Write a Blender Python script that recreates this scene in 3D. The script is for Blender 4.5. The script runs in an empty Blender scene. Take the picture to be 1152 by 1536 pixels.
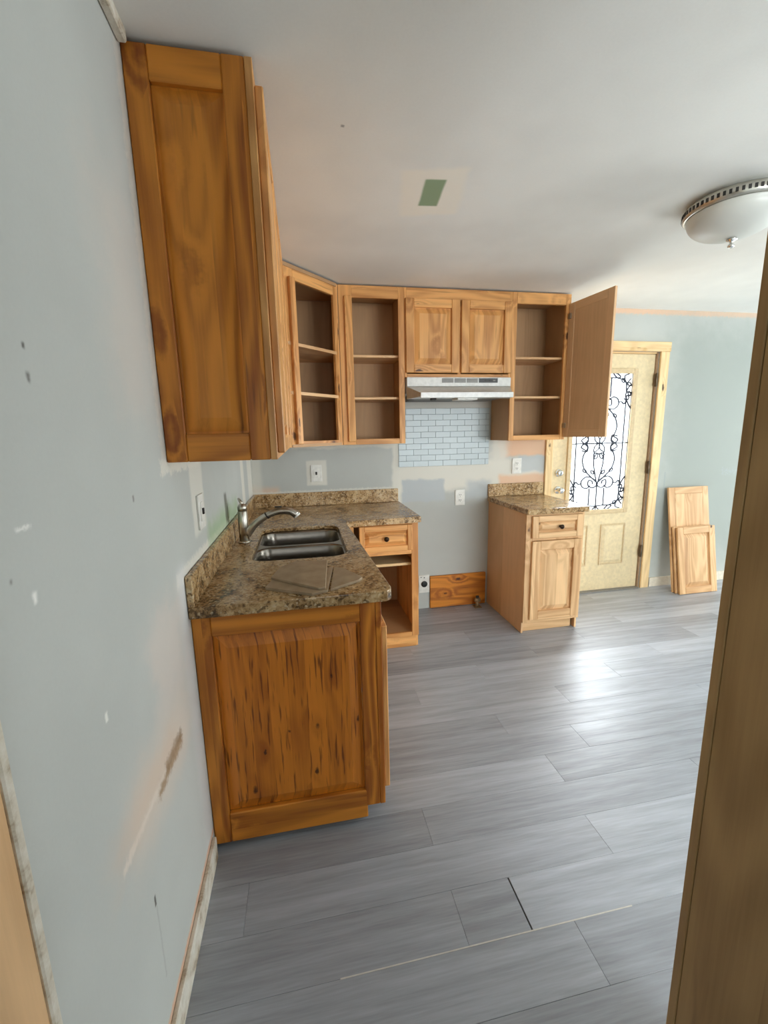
import bpy, bmesh, math, random
from mathutils import Vector, Matrix, geometry
random.seed(7)
R = math.radians
scene = bpy.context.scene
C = scene.collection

# ------------------------------------------------------------------ camera
def look(yaw, pitch, roll, loc, fpx):
    yw, pt, rl = R(yaw), R(pitch), R(roll)
    f = Vector((math.sin(yw)*math.cos(pt), math.cos(yw)*math.cos(pt), -math.sin(pt)))
    r = Vector((math.cos(yw), -math.sin(yw), 0)); u = r.cross(f)
    r2 = r*math.cos(rl) + u*math.sin(rl); u2 = -r*math.sin(rl) + u*math.cos(rl)
    cam = bpy.data.cameras.new('camera'); o = bpy.data.objects.new('camera', cam); C.objects.link(o)
    m = Matrix((r2, u2, -f)).transposed().to_4x4(); m.translation = Vector(loc)
    o.matrix_world = m
    cam.sensor_fit = 'VERTICAL'; cam.sensor_height = 36.0; cam.lens = fpx/1536*36.0
    cam.clip_start = .02; cam.clip_end = 200
    scene.camera = o
look(10.549, 10.388, -1.248, (.3781, -3.2131, 1.432), 636.26)

# ------------------------------------------------------------------ world, light, exposure
W = bpy.data.worlds.new('world'); scene.world = W; W.use_nodes = True
W.node_tree.nodes['Background'].inputs[0].default_value = (.94, .975, 1.0, 1)
W.node_tree.nodes['Background'].inputs[1].default_value = 2.6
vs = scene.view_settings
vs.view_transform = 'Standard'; vs.look = 'None'; vs.gamma = 1; vs.use_curve_mapping = False
vs.exposure = 0.68

def area(name, loc, rot, sx, sy, power, col):
    l = bpy.data.lights.new(name, 'AREA'); l.shape = 'RECTANGLE'; l.size = sx; l.size_y = sy
    l.energy = power; l.color = col
    o = bpy.data.objects.new(name, l); C.objects.link(o); o.location = loc; o.rotation_euler = rot
    return o
# daylight coming in at the windows of the room on the right (panes sit just inside of these)
area('daylight_patio_door', (8.64, -1.50, 1.08), (0, R(90), 0), 1.95, 2.2, 172, (1, .99, .96))
area('daylight_front_window', (3.2, -5.72, 1.45), (R(78), 0, 0), 2.4, 1.5, 84, (1, .985, .96))
area('added_hall_lamp', (.55, -5.64, 1.5), (R(90), 0, 0), .6, 1.0, 5, (1, .97, .93))  # added lamp in the unseen hall, lifts the surfaces facing the camera
# added area lamp out of view, brightens the floor through the entrance glass
so = area('added_sky_lamp', (4.0, 1.9, 2.95), (0, 0, 0), 3.2, 2.0, 600, (.93, .965, 1))
so.rotation_euler = (Vector((1.9, -1.1, 0))-Vector((4.0, 1.9, 2.95))).to_track_quat('-Z', 'Y').to_euler()

# ------------------------------------------------------------------ object helpers
WL = {}
def reg(o, parent, wloc):
    WL[o.name] = Vector(wloc)
    if parent is not None: o.parent = parent
def thing(name, label, cat, loc, rotz=0, group=None):
    o = bpy.data.objects.new(name, None); C.objects.link(o); o.location = loc; o.rotation_euler = (0, 0, rotz)
    o.empty_display_size = .05
    tag(o, label, cat, group); WL[o.name] = Vector(loc); return o
def tag(o, label=None, cat=None, group=None, kind=None):
    if label: o['label'] = label
    if cat: o['category'] = cat
    if group: o['group'] = group
    if kind: o['kind'] = kind
    return o
def fin(name, bm, mat, parent=None, loc=(0, 0, 0), local=True, rot=None, smooth=False):
    bmesh.ops.recalc_face_normals(bm, faces=bm.faces[:])
    me = bpy.data.meshes.new(name); bm.to_mesh(me); bm.free()
    if smooth:
        for f in me.polygons: f.use_smooth = True
    me.materials.append(mat)
    o = bpy.data.objects.new(name, me); C.objects.link(o)
    loc = Vector(loc)
    if parent is not None:
        if not local: loc = loc - WL[parent.name]
        o.parent = parent
        WL[o.name] = WL[parent.name] + loc
    else: WL[o.name] = loc
    o.location = loc
    if rot: o.rotation_euler = rot
    return o
def bbox(bm, x0, x1, y0, y1, z0, z1, bev=0):
    vs_ = [bm.verts.new((x, y, z)) for x in (x0, x1) for y in (y0, y1) for z in (z0, z1)]
    F = [(0,1,3,2), (4,6,7,5), (0,4,5,1), (2,3,7,6), (0,2,6,4), (1,5,7,3)]
    fs = [bm.faces.new([vs_[i] for i in f]) for f in F]
    if bev:
        es = list({e for f in fs for e in f.edges})
        bmesh.ops.bevel(bm, geom=es, offset=bev, segments=1, affect='EDGES')
def box(name, x0, x1, y0, y1, z0, z1, mat, parent=None, local=False, bev=.0015, rot=None):
    c = Vector(((x0+x1)/2, (y0+y1)/2, (z0+z1)/2)); h = Vector(((x1-x0)/2, (y1-y0)/2, (z1-z0)/2))
    bm = bmesh.new(); bbox(bm, -h.x, h.x, -h.y, h.y, -h.z, h.z, min(bev, .3*min(h)))
    return fin(name, bm, mat, parent, c, local, rot)
def poly(name, outer, z0, z1, mat, parent=None, hole=None, local=False, bevmod=0, origin=None, hole2=None, step=.02):
    """prism from a 2D outline (optionally with one hole)"""
    n = len(outer); ox, oy = origin if origin else (sum(p[0] for p in outer)/n, sum(p[1] for p in outer)/n)
    bm = bmesh.new(); hz = (z1-z0)/2
    def cap(loops, z, flip):
        flat = [p for l in loops for p in l]; v = [bm.verts.new((p[0]-ox, p[1]-oy, z)) for p in flat]
        for q in geometry.tessellate_polygon([[Vector((p[0]-ox, p[1]-oy, 0)) for p in l] for l in loops]):
            try: bm.faces.new([v[i] for i in (reversed(q) if flip else q)])
            except ValueError: pass
        return v[:len(loops[0])], v[len(loops[0]):]
    def side(a, b):
        for i in range(len(a)): j = (i+1) % len(a); bm.faces.new((a[i], a[j], b[j], b[i]))
    to, th = cap([outer] + ([hole] if hole else []), hz, False); bo, bh = cap([outer] + ([hole2 or hole] if hole else []), -hz, True)
    side(to, bo)
    if hole and hole2:
        m1 = [bm.verts.new((p[0]-ox, p[1]-oy, hz-step)) for p in hole]; m2 = [bm.verts.new((p[0]-ox, p[1]-oy, hz-step)) for p in hole2]
        side(th, m1); side(m1, m2); side(m2, bh)
    elif hole: side(th, bh)
    bmesh.ops.dissolve_limit(bm, angle_limit=.01, verts=bm.verts[:], edges=bm.edges[:]) if not hole else None
    o = fin(name, bm, mat, parent, (ox, oy, (z0+z1)/2), local)
    if bevmod:
        md = o.modifiers.new('edge', 'BEVEL'); md.width = bevmod; md.segments = 3; md.limit_method = 'ANGLE'; md.angle_limit = R(50)
    return o
def tube_bm(bm, pts, rad, n=8, closed=False):
    pts = [Vector(p) for p in pts]; N = len(pts)
    if not hasattr(rad, '__len__'): rad = [rad]*N
    rings = []; prev = None
    for i, p in enumerate(pts):
        a = pts[(i-1) % N] if (closed or i > 0) else p; b = pts[(i+1) % N] if (closed or i < N-1) else p
        d = (b-a).normalized()
        if prev is None:
            s = Vector((0, 0, 1)) if abs(d.z) < .9 else Vector((0, 1, 0))
            u = d.cross(s).normalized()
        else: u = (prev - d*prev.dot(d)).normalized()
        prev = u; v = d.cross(u)
        rings.append([bm.verts.new(p + (u*math.cos(2*math.pi*k/n) + v*math.sin(2*math.pi*k/n))*rad[i]) for k in range(n)])
    M = N if closed else N-1
    for i in range(M):
        r0, r1 = rings[i], rings[(i+1) % N]
        for k in range(n): bm.faces.new((r0[k], r0[(k+1) % n], r1[(k+1) % n], r1[k]))
    if not closed:
        bm.faces.new(rings[0][::-1]); bm.faces.new(rings[-1])
def tube(name, pts, rad, mat, parent=None, n=8, closed=False, local=False):
    c = sum((Vector(p) for p in pts), Vector())/len(pts)
    bm = bmesh.new(); tube_bm(bm, [Vector(p)-c for p in pts], rad, n, closed)
    return fin(name, bm, mat, parent, c, local, smooth=True)
def lathe(name, prof, mat, parent=None, loc=(0, 0, 0), n=32, local=False, rot=None, smooth=True):
    bm = bmesh.new(); rings = []
    for r, z in prof:
        rings.append([bm.verts.new((max(r, 1e-5)*math.cos(2*math.pi*k/n), max(r, 1e-5)*math.sin(2*math.pi*k/n), z)) for k in range(n)])
    for a, b in zip(rings, rings[1:]):
        for k in range(n): bm.faces.new((a[k], a[(k+1) % n], b[(k+1) % n], b[k]))
    bm.faces.new(rings[0][::-1]); bm.faces.new(rings[-1])
    return fin(name, bm, mat, parent, loc, local, rot, smooth)
def bez(P, n=10):
    """Catmull-Rom through P"""
    P = [Vector(p) for p in P]; Q = [P[0]*2-P[1]] + P + [P[-1]*2-P[-2]]; out = []
    for i in range(1, len(Q)-2):
        for k in range(n):
            t = k/n; a, b, c, d = Q[i-1], Q[i], Q[i+1], Q[i+2]
            out.append(.5*((2*b) + (c-a)*t + (2*a-5*b+4*c-d)*t*t + (3*b-a-3*c+d)*t**3))
    out.append(P[-1]); return out

# ------------------------------------------------------------------ node helpers
class NT:
    def __init__(s, name):
        s.m = bpy.data.materials.new(name); s.m.use_nodes = True; s.t = s.m.node_tree; s.t.nodes.clear()
        s.out = s.n('ShaderNodeOutputMaterial'); s.b = s.n('ShaderNodeBsdfPrincipled'); s.l(s.b.outputs[0], s.out.inputs[0])
        s.tc = s.n('ShaderNodeTexCoord'); s.obj = s.tc.outputs['Object']
    def n(s, ty): return s.t.nodes.new(ty)
    def l(s, a, b): s.t.links.new(a, b)
    def put(s, sock, v):
        if hasattr(v, 'is_output') or isinstance(v, bpy.types.NodeSocket): s.l(v, sock)
        elif isinstance(v, (tuple, list)) and len(v) == 3 and sock.type == 'RGBA': sock.default_value = (*v, 1)
        else: sock.default_value = v
    def ma(s, op, a, b=0.0, c=None, clamp=False):
        n = s.n('ShaderNodeMath'); n.operation = op; n.use_clamp = clamp; s.put(n.inputs[0], a); s.put(n.inputs[1], b)
        if c is not None: s.put(n.inputs[2], c)
        return n.outputs[0]
    def vm(s, op, a, b=(0, 0, 0)):
        n = s.n('ShaderNodeVectorMath'); n.operation = op; s.put(n.inputs[0], a); s.put(n.inputs[1], b); return n.outputs[0]
    def noise(s, vec, scale, detail=3, rough=.55, dist=0, out=0):
        n = s.n('ShaderNodeTexNoise'); s.put(n.inputs['Vector'], vec); n.inputs['Scale'].default_value = scale
        n.inputs['Detail'].default_value = detail; n.inputs['Roughness'].default_value = rough; n.inputs['Distortion'].default_value = dist
        return n.outputs[out]
    def vor(s, vec, scale, out='Distance', feat='F1'):
        n = s.n('ShaderNodeTexVoronoi'); n.feature = feat; s.put(n.inputs['Vector'], vec); n.inputs['Scale'].default_value = scale
        return n.outputs[out]
    def mr(s, v, a, b, c=0.0, d=1.0, smooth=True):
        n = s.n('ShaderNodeMapRange'); n.interpolation_type = 'SMOOTHSTEP' if smooth else 'LINEAR'; s.put(n.inputs[0], v)
        for i, x in enumerate((a, b, c, d)): n.inputs[i+1].default_value = x
        return n.outputs[0]
    def mix(s, f, a, b, mode='MIX'):
        n = s.n('ShaderNodeMix'); n.data_type = 'RGBA'; n.blend_type = mode
        s.put(n.inputs[0], f); s.put(n.inputs[6], a); s.put(n.inputs[7], b); return n.outputs[2]
    def xyz(s, v):
        n = s.n('ShaderNodeSeparateXYZ'); s.put(n.inputs[0], v); return n.outputs
    def comb(s, x, y, z):
        n = s.n('ShaderNodeCombineXYZ')
        for i, q in enumerate((x, y, z)): s.put(n.inputs[i], q)
        return n.outputs[0]
    def ramp(s, f, stops):
        n = s.n('ShaderNodeValToRGB'); s.put(n.inputs[0], f); e = n.color_ramp.elements
        while len(e) < len(stops): e.new(.5)
        for q, (p, c) in zip(e, stops): q.position = p; q.color = (*c, 1)
        return n.outputs[0]
    def rnd(s): return s.n('ShaderNodeObjectInfo').outputs['Random']
    def bump(s, h, st=.2, d=.01):
        n = s.n('ShaderNodeBump'); n.inputs['Strength'].default_value = st; n.inputs['Distance'].default_value = d
        s.put(n.inputs['Height'], h); s.l(n.outputs[0], s.b.inputs['Normal'])
    def set(s, **k):
        for a, v in k.items(): s.put(s.b.inputs[{'col': 'Base Color', 'rough': 'Roughness', 'metal': 'Metallic', 'spec': 'Specular IOR Level',
            'coat': 'Coat Weight', 'trans': 'Transmission Weight', 'alpha': 'Alpha', 'em': 'Emission Color', 'es': 'Emission Strength', 'coatr': 'Coat Roughness'}[a]], v)
        return s.m
def sl(r, g, b):
    f = lambda c: (c/255/12.92) if c/255 <= .04045 else ((c/255+.055)/1.055)**2.4
    return (f(r), f(g), f(b))
def plain(name, col, rough=.5, metal=0, spec=.5):
    s = NT(name); v = s.noise(s.obj, 40, 3); k = s.mr(v, .2, .8, .9, 1.08)
    return s.set(col=s.mix(1.0, sl(*col), s.comb(k, k, k), 'MULTIPLY'), rough=rough, metal=metal, spec=spec)

def wood(name, axis, base, dark, knots=.35, board=.085, rough=.42, ring=1.0, knotcol=(62, 28, 10), streak=.25, spec=.4, warp=.14, sthr=.63, sf=(45.0, 3.2), kf=(9.0, 4.6), skc=None):
    """pine: grain along axis, glued boards of slightly different tone, growth rings, knots"""
    s = NT(name); x, y, z = s.xyz(s.obj); r = s.rnd()
    g, a, b = {'z': (z, x, y), 'x': (x, z, y), 'y': (y, x, z)}[axis]
    a = s.ma('ADD', a, s.ma('MULTIPLY', b, .6)); off = s.ma('MULTIPLY', r, 37.0)
    bid = s.ma('FLOOR', s.ma('ADD', s.ma('DIVIDE', a, board), s.ma('MULTIPLY', r, 5.0)))
    wn = s.n('ShaderNodeTexWhiteNoise'); wn.noise_dimensions = '2D'; s.put(wn.inputs['Vector'], s.comb(bid, off, 0.0)); br = wn.outputs['Value']
    boff = s.ma('ADD', off, s.ma('MULTIPLY', br, 23.0))
    # knots
    kv = s.comb(s.ma('MULTIPLY', a, kf[0]), s.ma('ADD', s.ma('MULTIPLY', g, kf[1]), boff), boff)
    kn = s.n('ShaderNodeTexVoronoi'); s.put(kn.inputs['Vector'], kv); kn.inputs['Scale'].default_value = 1.0
    kd = kn.outputs['Distance']; kc = s.xyz(kn.outputs['Color'])[0]
    on = s.ma('GREATER_THAN', kc, 1-knots)
    kd = s.ma('ADD', kd, s.ma('MULTIPLY', s.ma('SUBTRACT', s.noise(s.obj, 60, 2), .5), .12))
    size = s.ma('MULTIPLY', kc, .17)
    km = s.ma('MULTIPLY', on, s.ma('SUBTRACT', 1.0, s.ma('DIVIDE', kd, size, clamp=True), clamp=True))
    kmask = s.mr(km, .0, .45)
    halo = s.ma('MULTIPLY', on, s.mr(kd, .05, .55, 1, 0))
    # rings
    gv = s.comb(s.ma('MULTIPLY', a, 6.0), s.ma('ADD', s.ma('MULTIPLY', g, .75), boff), s.ma('MULTIPLY', br, 9.0))
    low = s.ma('ADD', s.noise(gv, 1.0, 1.5, .4), s.ma('MULTIPLY', halo, warp))
    rg = s.ma('ABSOLUTE', s.ma('SINE', s.ma('MULTIPLY', low, 34.0))); rg = s.ma('POWER', rg, 1.6)
    fv = s.comb(s.ma('MULTIPLY', a, 120.0), s.ma('ADD', s.ma('MULTIPLY', g, 4.0), boff), s.ma('MULTIPLY', b, 120.0))
    fib = s.noise(fv, 1.0, 3, .6)
    sv = s.comb(s.ma('MULTIPLY', a, sf[0]), s.ma('ADD', s.ma('MULTIPLY', g, sf[1]), boff), 3.0)
    stk = s.mr(s.noise(sv, 1.0, 2, .5), sthr, sthr+.12)
    f = s.ma('ADD', s.ma('MULTIPLY', rg, .34*ring), s.ma('MULTIPLY', fib, .42))
    f = s.ma('ADD', f, s.ma('MULTIPLY', s.ma('SUBTRACT', br, .5), .42))
    f = s.ma('ADD', f, s.ma('MULTIPLY', halo, .20)); f = s.ma('ADD', f, s.ma('MULTIPLY', s.ma('SUBTRACT', s.noise(s.obj, 5, 2), .5), .25))
    mid = [(p+q)/2 for p, q in zip(sl(*base), sl(*dark))]
    lite = [min(1, p*1.13) for p in sl(*base)]
    c = s.ramp(f, [(.02, lite), (.30, sl(*base)), (.62, mid), (1.0, sl(*dark))])
    c = s.mix(s.ma('MULTIPLY', stk, streak), c, sl(*(skc or knotcol))); c = s.mix(s.ma('MULTIPLY', kmask, .9), c, sl(*knotcol))
    s.bump(s.ma('ADD', fib, s.ma('MULTIPLY', rg, .3)), .12, .002)
    return s.set(col=c, rough=rough, spec=spec)

MW = {}
def wv(kind, axis):
    k = kind+'_'+axis
    if k in MW: return MW[k]
    P = dict(amber=dict(base=(216, 138, 48), dark=(136, 64, 12), knots=.32, streak=.5, board=.17, ring=1.25),
             knotty=dict(base=(212, 128, 38), dark=(136, 60, 8), knots=.5, streak=.8, board=.062, ring=.5, warp=.06, sthr=.56, sf=(95.0, 6.0), kf=(13.0, 6.5), skc=(104, 48, 14)),
             honey=dict(base=(226, 168, 102), dark=(168, 106, 50), knots=.24, streak=.35),
             ply=dict(base=(214, 176, 134), dark=(186, 144, 102), knots=0.0, streak=.05, ring=.3, board=.6, rough=.5),
             pale=dict(base=(228, 188, 140), dark=(186, 136, 88), knots=.18, streak=.18),
             raw=dict(base=(236, 206, 156), dark=(204, 162, 104), knots=.14, streak=.12, rough=.6),
             inner=dict(base=(182, 144, 104), dark=(152, 116, 78), knots=0.0, streak=.05, ring=.4, board=.5, rough=.55),
             brown=dict(base=(188, 154, 104), dark=(150, 116, 72), knots=.08, streak=.2, rough=.5, board=.3))[kind]
    MW[k] = wood('pine_'+k, axis, **P); return MW[k]

def paint(name, base, patches, uv, rough=.7, var=.05):
    """wall paint with patches of filler: (u0,u1,v0,v1,soft,noise,colour,strength[,rot])"""
    s = NT(name); c3 = s.xyz(s.obj); U, V = c3[uv[0]], c3[uv[1]]
    nA = s.xyz(s.noise(s.obj, 9, 4, .6, 0, 1)); nB = s.xyz(s.noise(s.obj, 70, 3, .6, 0, 1))
    big = s.noise(s.obj, 1.7, 3); fine = s.noise(s.obj, 130, 2)
    k = s.ma('ADD', s.mr(big, .3, .7, 1-var, 1+var), s.ma('MULTIPLY', s.ma('SUBTRACT', fine, .5), .05))
    col = s.mix(1.0, sl(*base), s.comb(k, k, k), 'MULTIPLY')
    for p in patches:
        u0, u1, v0, v1, so, nz, pc, st = p[:8]; rot = R(p[8]) if len(p) > 8 else 0
        cu, cv, hu, hv = (u0+u1)/2, (v0+v1)/2, (u1-u0)/2, (v1-v0)/2
        small = min(hu, hv) < .03; nx, ny = (nB if small else nA)[:2]
        if small: nz = max(nz, min(hu, hv)*1.6); so = max(so, min(hu, hv)*.5)
        du = s.ma('SUBTRACT', s.ma('ADD', U, s.ma('MULTIPLY', s.ma('SUBTRACT', nx, .5), nz)), cu)
        dv = s.ma('SUBTRACT', s.ma('ADD', V, s.ma('MULTIPLY', s.ma('SUBTRACT', ny, .5), nz)), cv)
        if rot:
            du, dv = (s.ma('ADD', s.ma('MULTIPLY', du, math.cos(rot)), s.ma('MULTIPLY', dv, math.sin(rot))),
                      s.ma('SUBTRACT', s.ma('MULTIPLY', dv, math.cos(rot)), s.ma('MULTIPLY', du, math.sin(rot))))
        m = s.ma('MULTIPLY', s.mr(s.ma('ABSOLUTE', du), hu-so, hu+so, 1, 0), s.mr(s.ma('ABSOLUTE', dv), hv-so, hv+so, 1, 0))
        col = s.mix(s.ma('MULTIPLY', m, st), col, sl(*pc))
    s.bump(s.noise(s.obj, 220, 2), .06, .002)
    return s.set(col=col, rough=rough, spec=.3)

# plain materials
M_white = plain('white_plastic', (232, 232, 226), .35)
M_hood = plain('hood_enamel', (226, 228, 226), .25)
M_hooddark = plain('hood_underside', (120, 118, 112), .5)
M_black = plain('black_plastic', (22, 22, 22), .3)
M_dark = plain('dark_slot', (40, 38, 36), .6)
M_iron = plain('wrought_iron', (46, 52, 66), .45, .3)
M_nickel = plain('satin_nickel', (200, 196, 186), .28, 1)
M_chrome = plain('chrome', (225, 225, 222), .1, 1)
M_steel = plain('stainless_steel', (140, 134, 126), .27, 1)
M_bronze = plain('oil_rubbed_bronze', (52, 36, 24), .35, .8)
M_hinge = plain('aged_hinge', (108, 88, 66), .45, .6)
M_grout = plain('grout', (118, 132, 142), .8)
M_subfloor = plain('subfloor', (70, 68, 66), .9)
M_door = plain('cream_door_paint', (228, 210, 170), .45)
M_bead = plain('glazing_bead', (212, 190, 150), .5)
M_seal = plain('weather_strip', (150, 122, 92), .7)
M_rubber = plain('grey_threshold', (128, 126, 122), .6)
M_pvc = plain('dusty_brass', (150, 130, 100), .45, .5)

s = NT('granite')
n1 = s.noise(s.obj, 7, 6, .65, 1.2); n2 = s.noise(s.obj, 55, 5, .7, .6); v1 = s.vor(s.obj, 140, 'Color'); vx = s.xyz(v1)[0]
f = s.ma('ADD', s.ma('MULTIPLY', n1, .55), s.ma('MULTIPLY', n2, .45))
c = s.ramp(f, [(.36, sl(44, 31, 18)), (.425, sl(112, 84, 50)), (.49, sl(170, 136, 92)), (.56, sl(200, 170, 126)), (.68, sl(218, 198, 164))])
c = s.mix(s.mr(vx, .84, .93, 0, .7), c, sl(70, 50, 30)); c = s.mix(s.mr(vx, .0, .14, .7, 0), c, sl(214, 198, 164))
M_granite = s.set(col=c, rough=.2, spec=.4)

s = NT('blue_glass_tile'); r = s.rnd(); k = s.mr(r, 0, 1, .96, 1.04, False)
M_tile = s.set(col=s.mix(1.0, sl(190, 203, 207), s.comb(k, k, k), 'MULTIPLY'), rough=.3, spec=.4)

s = NT('grey_vinyl_plank'); x, y, z = s.xyz(s.obj); r = s.rnd(); off = s.ma('MULTIPLY', r, 31.0)
v = s.comb(s.ma('ADD', s.ma('MULTIPLY', x, 1.6), off), s.ma('MULTIPLY', y, 26.0), off)
w1 = s.noise(v, 1.0, 5, .6, .4); v2 = s.comb(s.ma('ADD', s.ma('MULTIPLY', x, 9.0), off), s.ma('MULTIPLY', y, 160.0), off); w2 = s.noise(v2, 1.0, 3)
f = s.ma('ADD', s.ma('MULTIPLY', w1, .7), s.ma('MULTIPLY', w2, .3))
f = s.ma('ADD', f, s.ma('MULTIPLY', s.ma('SUBTRACT', r, .5), .24))
c = s.ramp(f, [(.25, sl(124, 127, 133)), (.5, sl(154, 159, 167)), (.75, sl(180, 186, 195))])
s.bump(w2, .1, .002); M_plank = s.set(col=c, rough=s.mr(w1, .3, .7, .46, .38), spec=.8); s.b.inputs['IOR'].default_value = 1.62

s = NT('loose_tile'); f = s.noise(s.obj, 14, 5)
M_loose = s.set(col=s.ramp(f, [(.3, sl(150, 128, 100)), (.7, sl(178, 158, 130))]), rough=.5)

s = NT('dirty_white_paint'); f = s.noise(s.obj, 16, 5, .7)
M_trim = s.set(col=s.ramp(f, [(.32, sl(150, 128, 98)), (.44, sl(206, 198, 180)), (.6, sl(228, 224, 212))]), rough=.5)

s = NT('frosted_bowl_glass'); M_bowl = s.set(col=sl(214, 216, 210), rough=.35, spec=.5)
s.b.inputs['Transmission Weight'].default_value = .0; s.b.inputs['Subsurface Weight'].default_value = .0

def glass(name, tint, tr=.75):
    s = NT(name); a = s.n('ShaderNodeBsdfTransparent'); a.inputs[0].default_value = (*tint, 1)
    t = s.n('ShaderNodeBsdfTranslucent'); t.inputs[0].default_value = (.95, .97, 1, 1)
    m = s.n('ShaderNodeMixShader'); m.inputs[0].default_value = tr; s.l(t.outputs[0], m.inputs[1]); s.l(a.outputs[0], m.inputs[2])
    g = s.n('ShaderNodeBsdfGlossy'); g.inputs['Roughness'].default_value = .05
    m2 = s.n('ShaderNodeMixShader'); m2.inputs[0].default_value = .05; s.l(m.outputs[0], m2.inputs[1]); s.l(g.outputs[0], m2.inputs[2])
    s.l(m2.outputs[0], s.out.inputs[0]); s.t.nodes.remove(s.b); return s.m
M_glass = glass('obscure_door_glass', (.97, .99, 1), .84)
M_pane = glass('window_glass', (.97, .99, 1), .97)

WHT = (224, 222, 212); PCH = (230, 192, 160); BLU = (186, 193, 196)
GREY = (190, 194, 190)
M_wleft = paint('left_wall_paint', GREY, [
    (-1.98, -1.55, 1.335, 1.375, .01, .05, WHT, .9), (-1.70, -1.52, 1.10, 1.36, .015, .04, WHT, .75), (-1.95, -1.0, 1.0, 1.045, .01, .03, WHT, .85),
    (-.52, -.40, 1.0, 1.37, .015, .03, WHT, .9), (-.22, 0.05, 1.0, 1.37, .03, .03, WHT, .85),
    (-1.50, -.75, 1.0, 1.10, .05, .12, (150, 180, 130), .65), (-1.12, -1.06, 1.03, 1.17, .012, .03, (84, 78, 66), .7),
    (-1.95, -1.86, .05, 1.05, .04, .03, (222, 222, 222), .7),  # pale strip puts the lit zone beside the cabinet into the paint
    (-2.40, -1.98, .54, .74, .08, .1, (226, 204, 184), .5), (-2.26, -2.06, .59, .625, .012, .05, (150, 120, 84), .8), (-2.20, -2.06, .61, .64, .01, .05, (120, 92, 60), .6), (-2.46, -2.2, .612, .63, .008, .03, (226, 218, 208), .7),
    (-2.5, -2.1, .62, .70, .05, .1, (216, 186, 160), .35),
    (-2.20, -1.98, 1.5, 2.0, .1, .2, (224, 206, 192), .3), (-2.2, -1.95, .75, 1.0, .07, .2, (226, 208, 196), .4),
    (-2.504, -2.498, 1.562, 1.570, .003, .004, (80, 76, 72), .9), (-2.505, -2.498, 1.516, 1.530, .004, .006, (96, 92, 88), .8),
    (-2.575, -2.566, 1.210, 1.226, .004, .006, (240, 240, 236), 1), (-2.585, -2.555, 1.314, 1.319, .004, .02, (238, 238, 234), .9),
    (-2.356, -2.348, .405, .432, .003, .004, (70, 66, 60), .9), (-2.352, -2.346, .20, .40, .003, .01, (150, 150, 150), .35),
    (-2.44, -2.43, .925, .945, .003, .004, (236, 236, 230), .9), (-2.19, -2.182, 1.295, 1.31, .003, .004, (130, 128, 124), .8),
    (-2.613, -2.609, 1.252, 1.258, .003, .004, (120, 116, 112), .8),
    (-2.6, -1.85, .08, .10, .006, .02, (222, 176, 140), .8), (-1.96, -1.905, 1.37, 2.4, .012, .02, (226, 220, 210), .6)], (1, 2))
M_wback = paint('back_wall_paint', GREY, [
    (1.08, 2.36, .98, 1.21, .03, .10, WHT, .95), (1.12, 1.47, .90, 1.075, .012, .05, BLU, .95), (1.66, 1.86, .9, 1.05, .03, .08, BLU, .8), (1.095, 1.86, 1.56, 1.70, .02, .03, (206, 204, 196), .9),
    (1.05, 1.12, .90, 1.37, .015, .05, WHT, .9), (.30, 1.10, 1.335, 1.40, .012, .05, WHT, .85),
    (1.93, 2.36, 1.235, 1.40, .02, .07, PCH, .95), (1.93, 2.36, 1.0, 1.085, .02, .06, PCH, .9), (1.86, 2.0, 1.16, 1.40, .04, .08, WHT, .9), (2.10, 2.36, 1.10, 1.235, .015, .06, BLU, .8),
    (.395, .545, 1.065, 1.25, .008, .02, WHT, .85), (.0, .18, .98, 1.06, .03, .05, PCH, .6), (0, .07, 1.0, 1.4, .02, .02, WHT, .6),
    (.0, 1.1, 1.005, 1.03, .006, .03, WHT, .7), (2.6, 8.5, 2.345, 2.39, .012, .05, PCH, .85), (3.4, 6.6, .2, 2.3, .3, .3, (156, 164, 158), .85),  # last patch: same wall, colour darkened to hold back excess light
    (4.1, 4.45, 1.02, 1.05, .01, .2, (170, 180, 184), .5), (3.50, 3.51, .85, 1.05, .004, .02, (150, 160, 164), .6)], (0, 2))
M_wall = paint('wall_paint', GREY, [], (0, 2))
M_ceil = paint('ceiling_paint', (238, 240, 236), [
    (.82, 1.07, -1.53, -1.20, .02, .04, (248, 245, 234), .9, -12), (.905, .985, -1.465, -1.275, .006, .008, (150, 172, 140), 1, -6),
    (.55, .56, -1.70, -1.69, .003, .004, (120, 120, 116), .7), (1.5, 3.0, -1.3, -.5, .4, .3, (212, 208, 198), .4)], (0, 1), .8)  # broad soft patch paints the cabinets' shadow on the ceiling

# ------------------------------------------------------------------ the room
HC = 2.384
def shell(name, boxes, mat):
    bm = bmesh.new()
    for b in boxes: bbox(bm, *b)
    return tag(fin(name, bm, mat), kind='structure')
DX0, DX1, DZ = 2.385, 3.335, 2.055      # entrance door opening
shell('wall_left', [(-.12, 0, -5.6, .12, 0, HC)], M_wleft)
shell('wall_back', [(0, DX0, 0, .12, 0, HC), (DX0, DX1, 0, .12, DZ, HC), (DX1, 8.5, 0, .12, 0, HC)], M_wback)
shell('wall_right', [(8.5, 8.62, -5.6, -2.62, 0, HC), (8.5, 8.62, -.38, .12, 0, HC), (8.5, 8.62, -2.62, -.38, 0, .08), (8.5, 8.62, -2.62, -.38, 2.08, HC)], M_wall)
shell('wall_front', [(0, .25, -5.62, -5.5, 0, HC), (.25, .85, -5.62, -5.5, 0, 1.0), (.25, .85, -5.62, -5.5, 2.0, HC), (.85, 2.0, -5.62, -5.5, 0, HC), (2.0, 4.4, -5.62, -5.5, 0, .62),
                     (2.0, 4.4, -5.62, -5.5, 2.08, HC), (4.4, 8.5, -5.62, -5.5, 0, HC)], M_wall)
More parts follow.
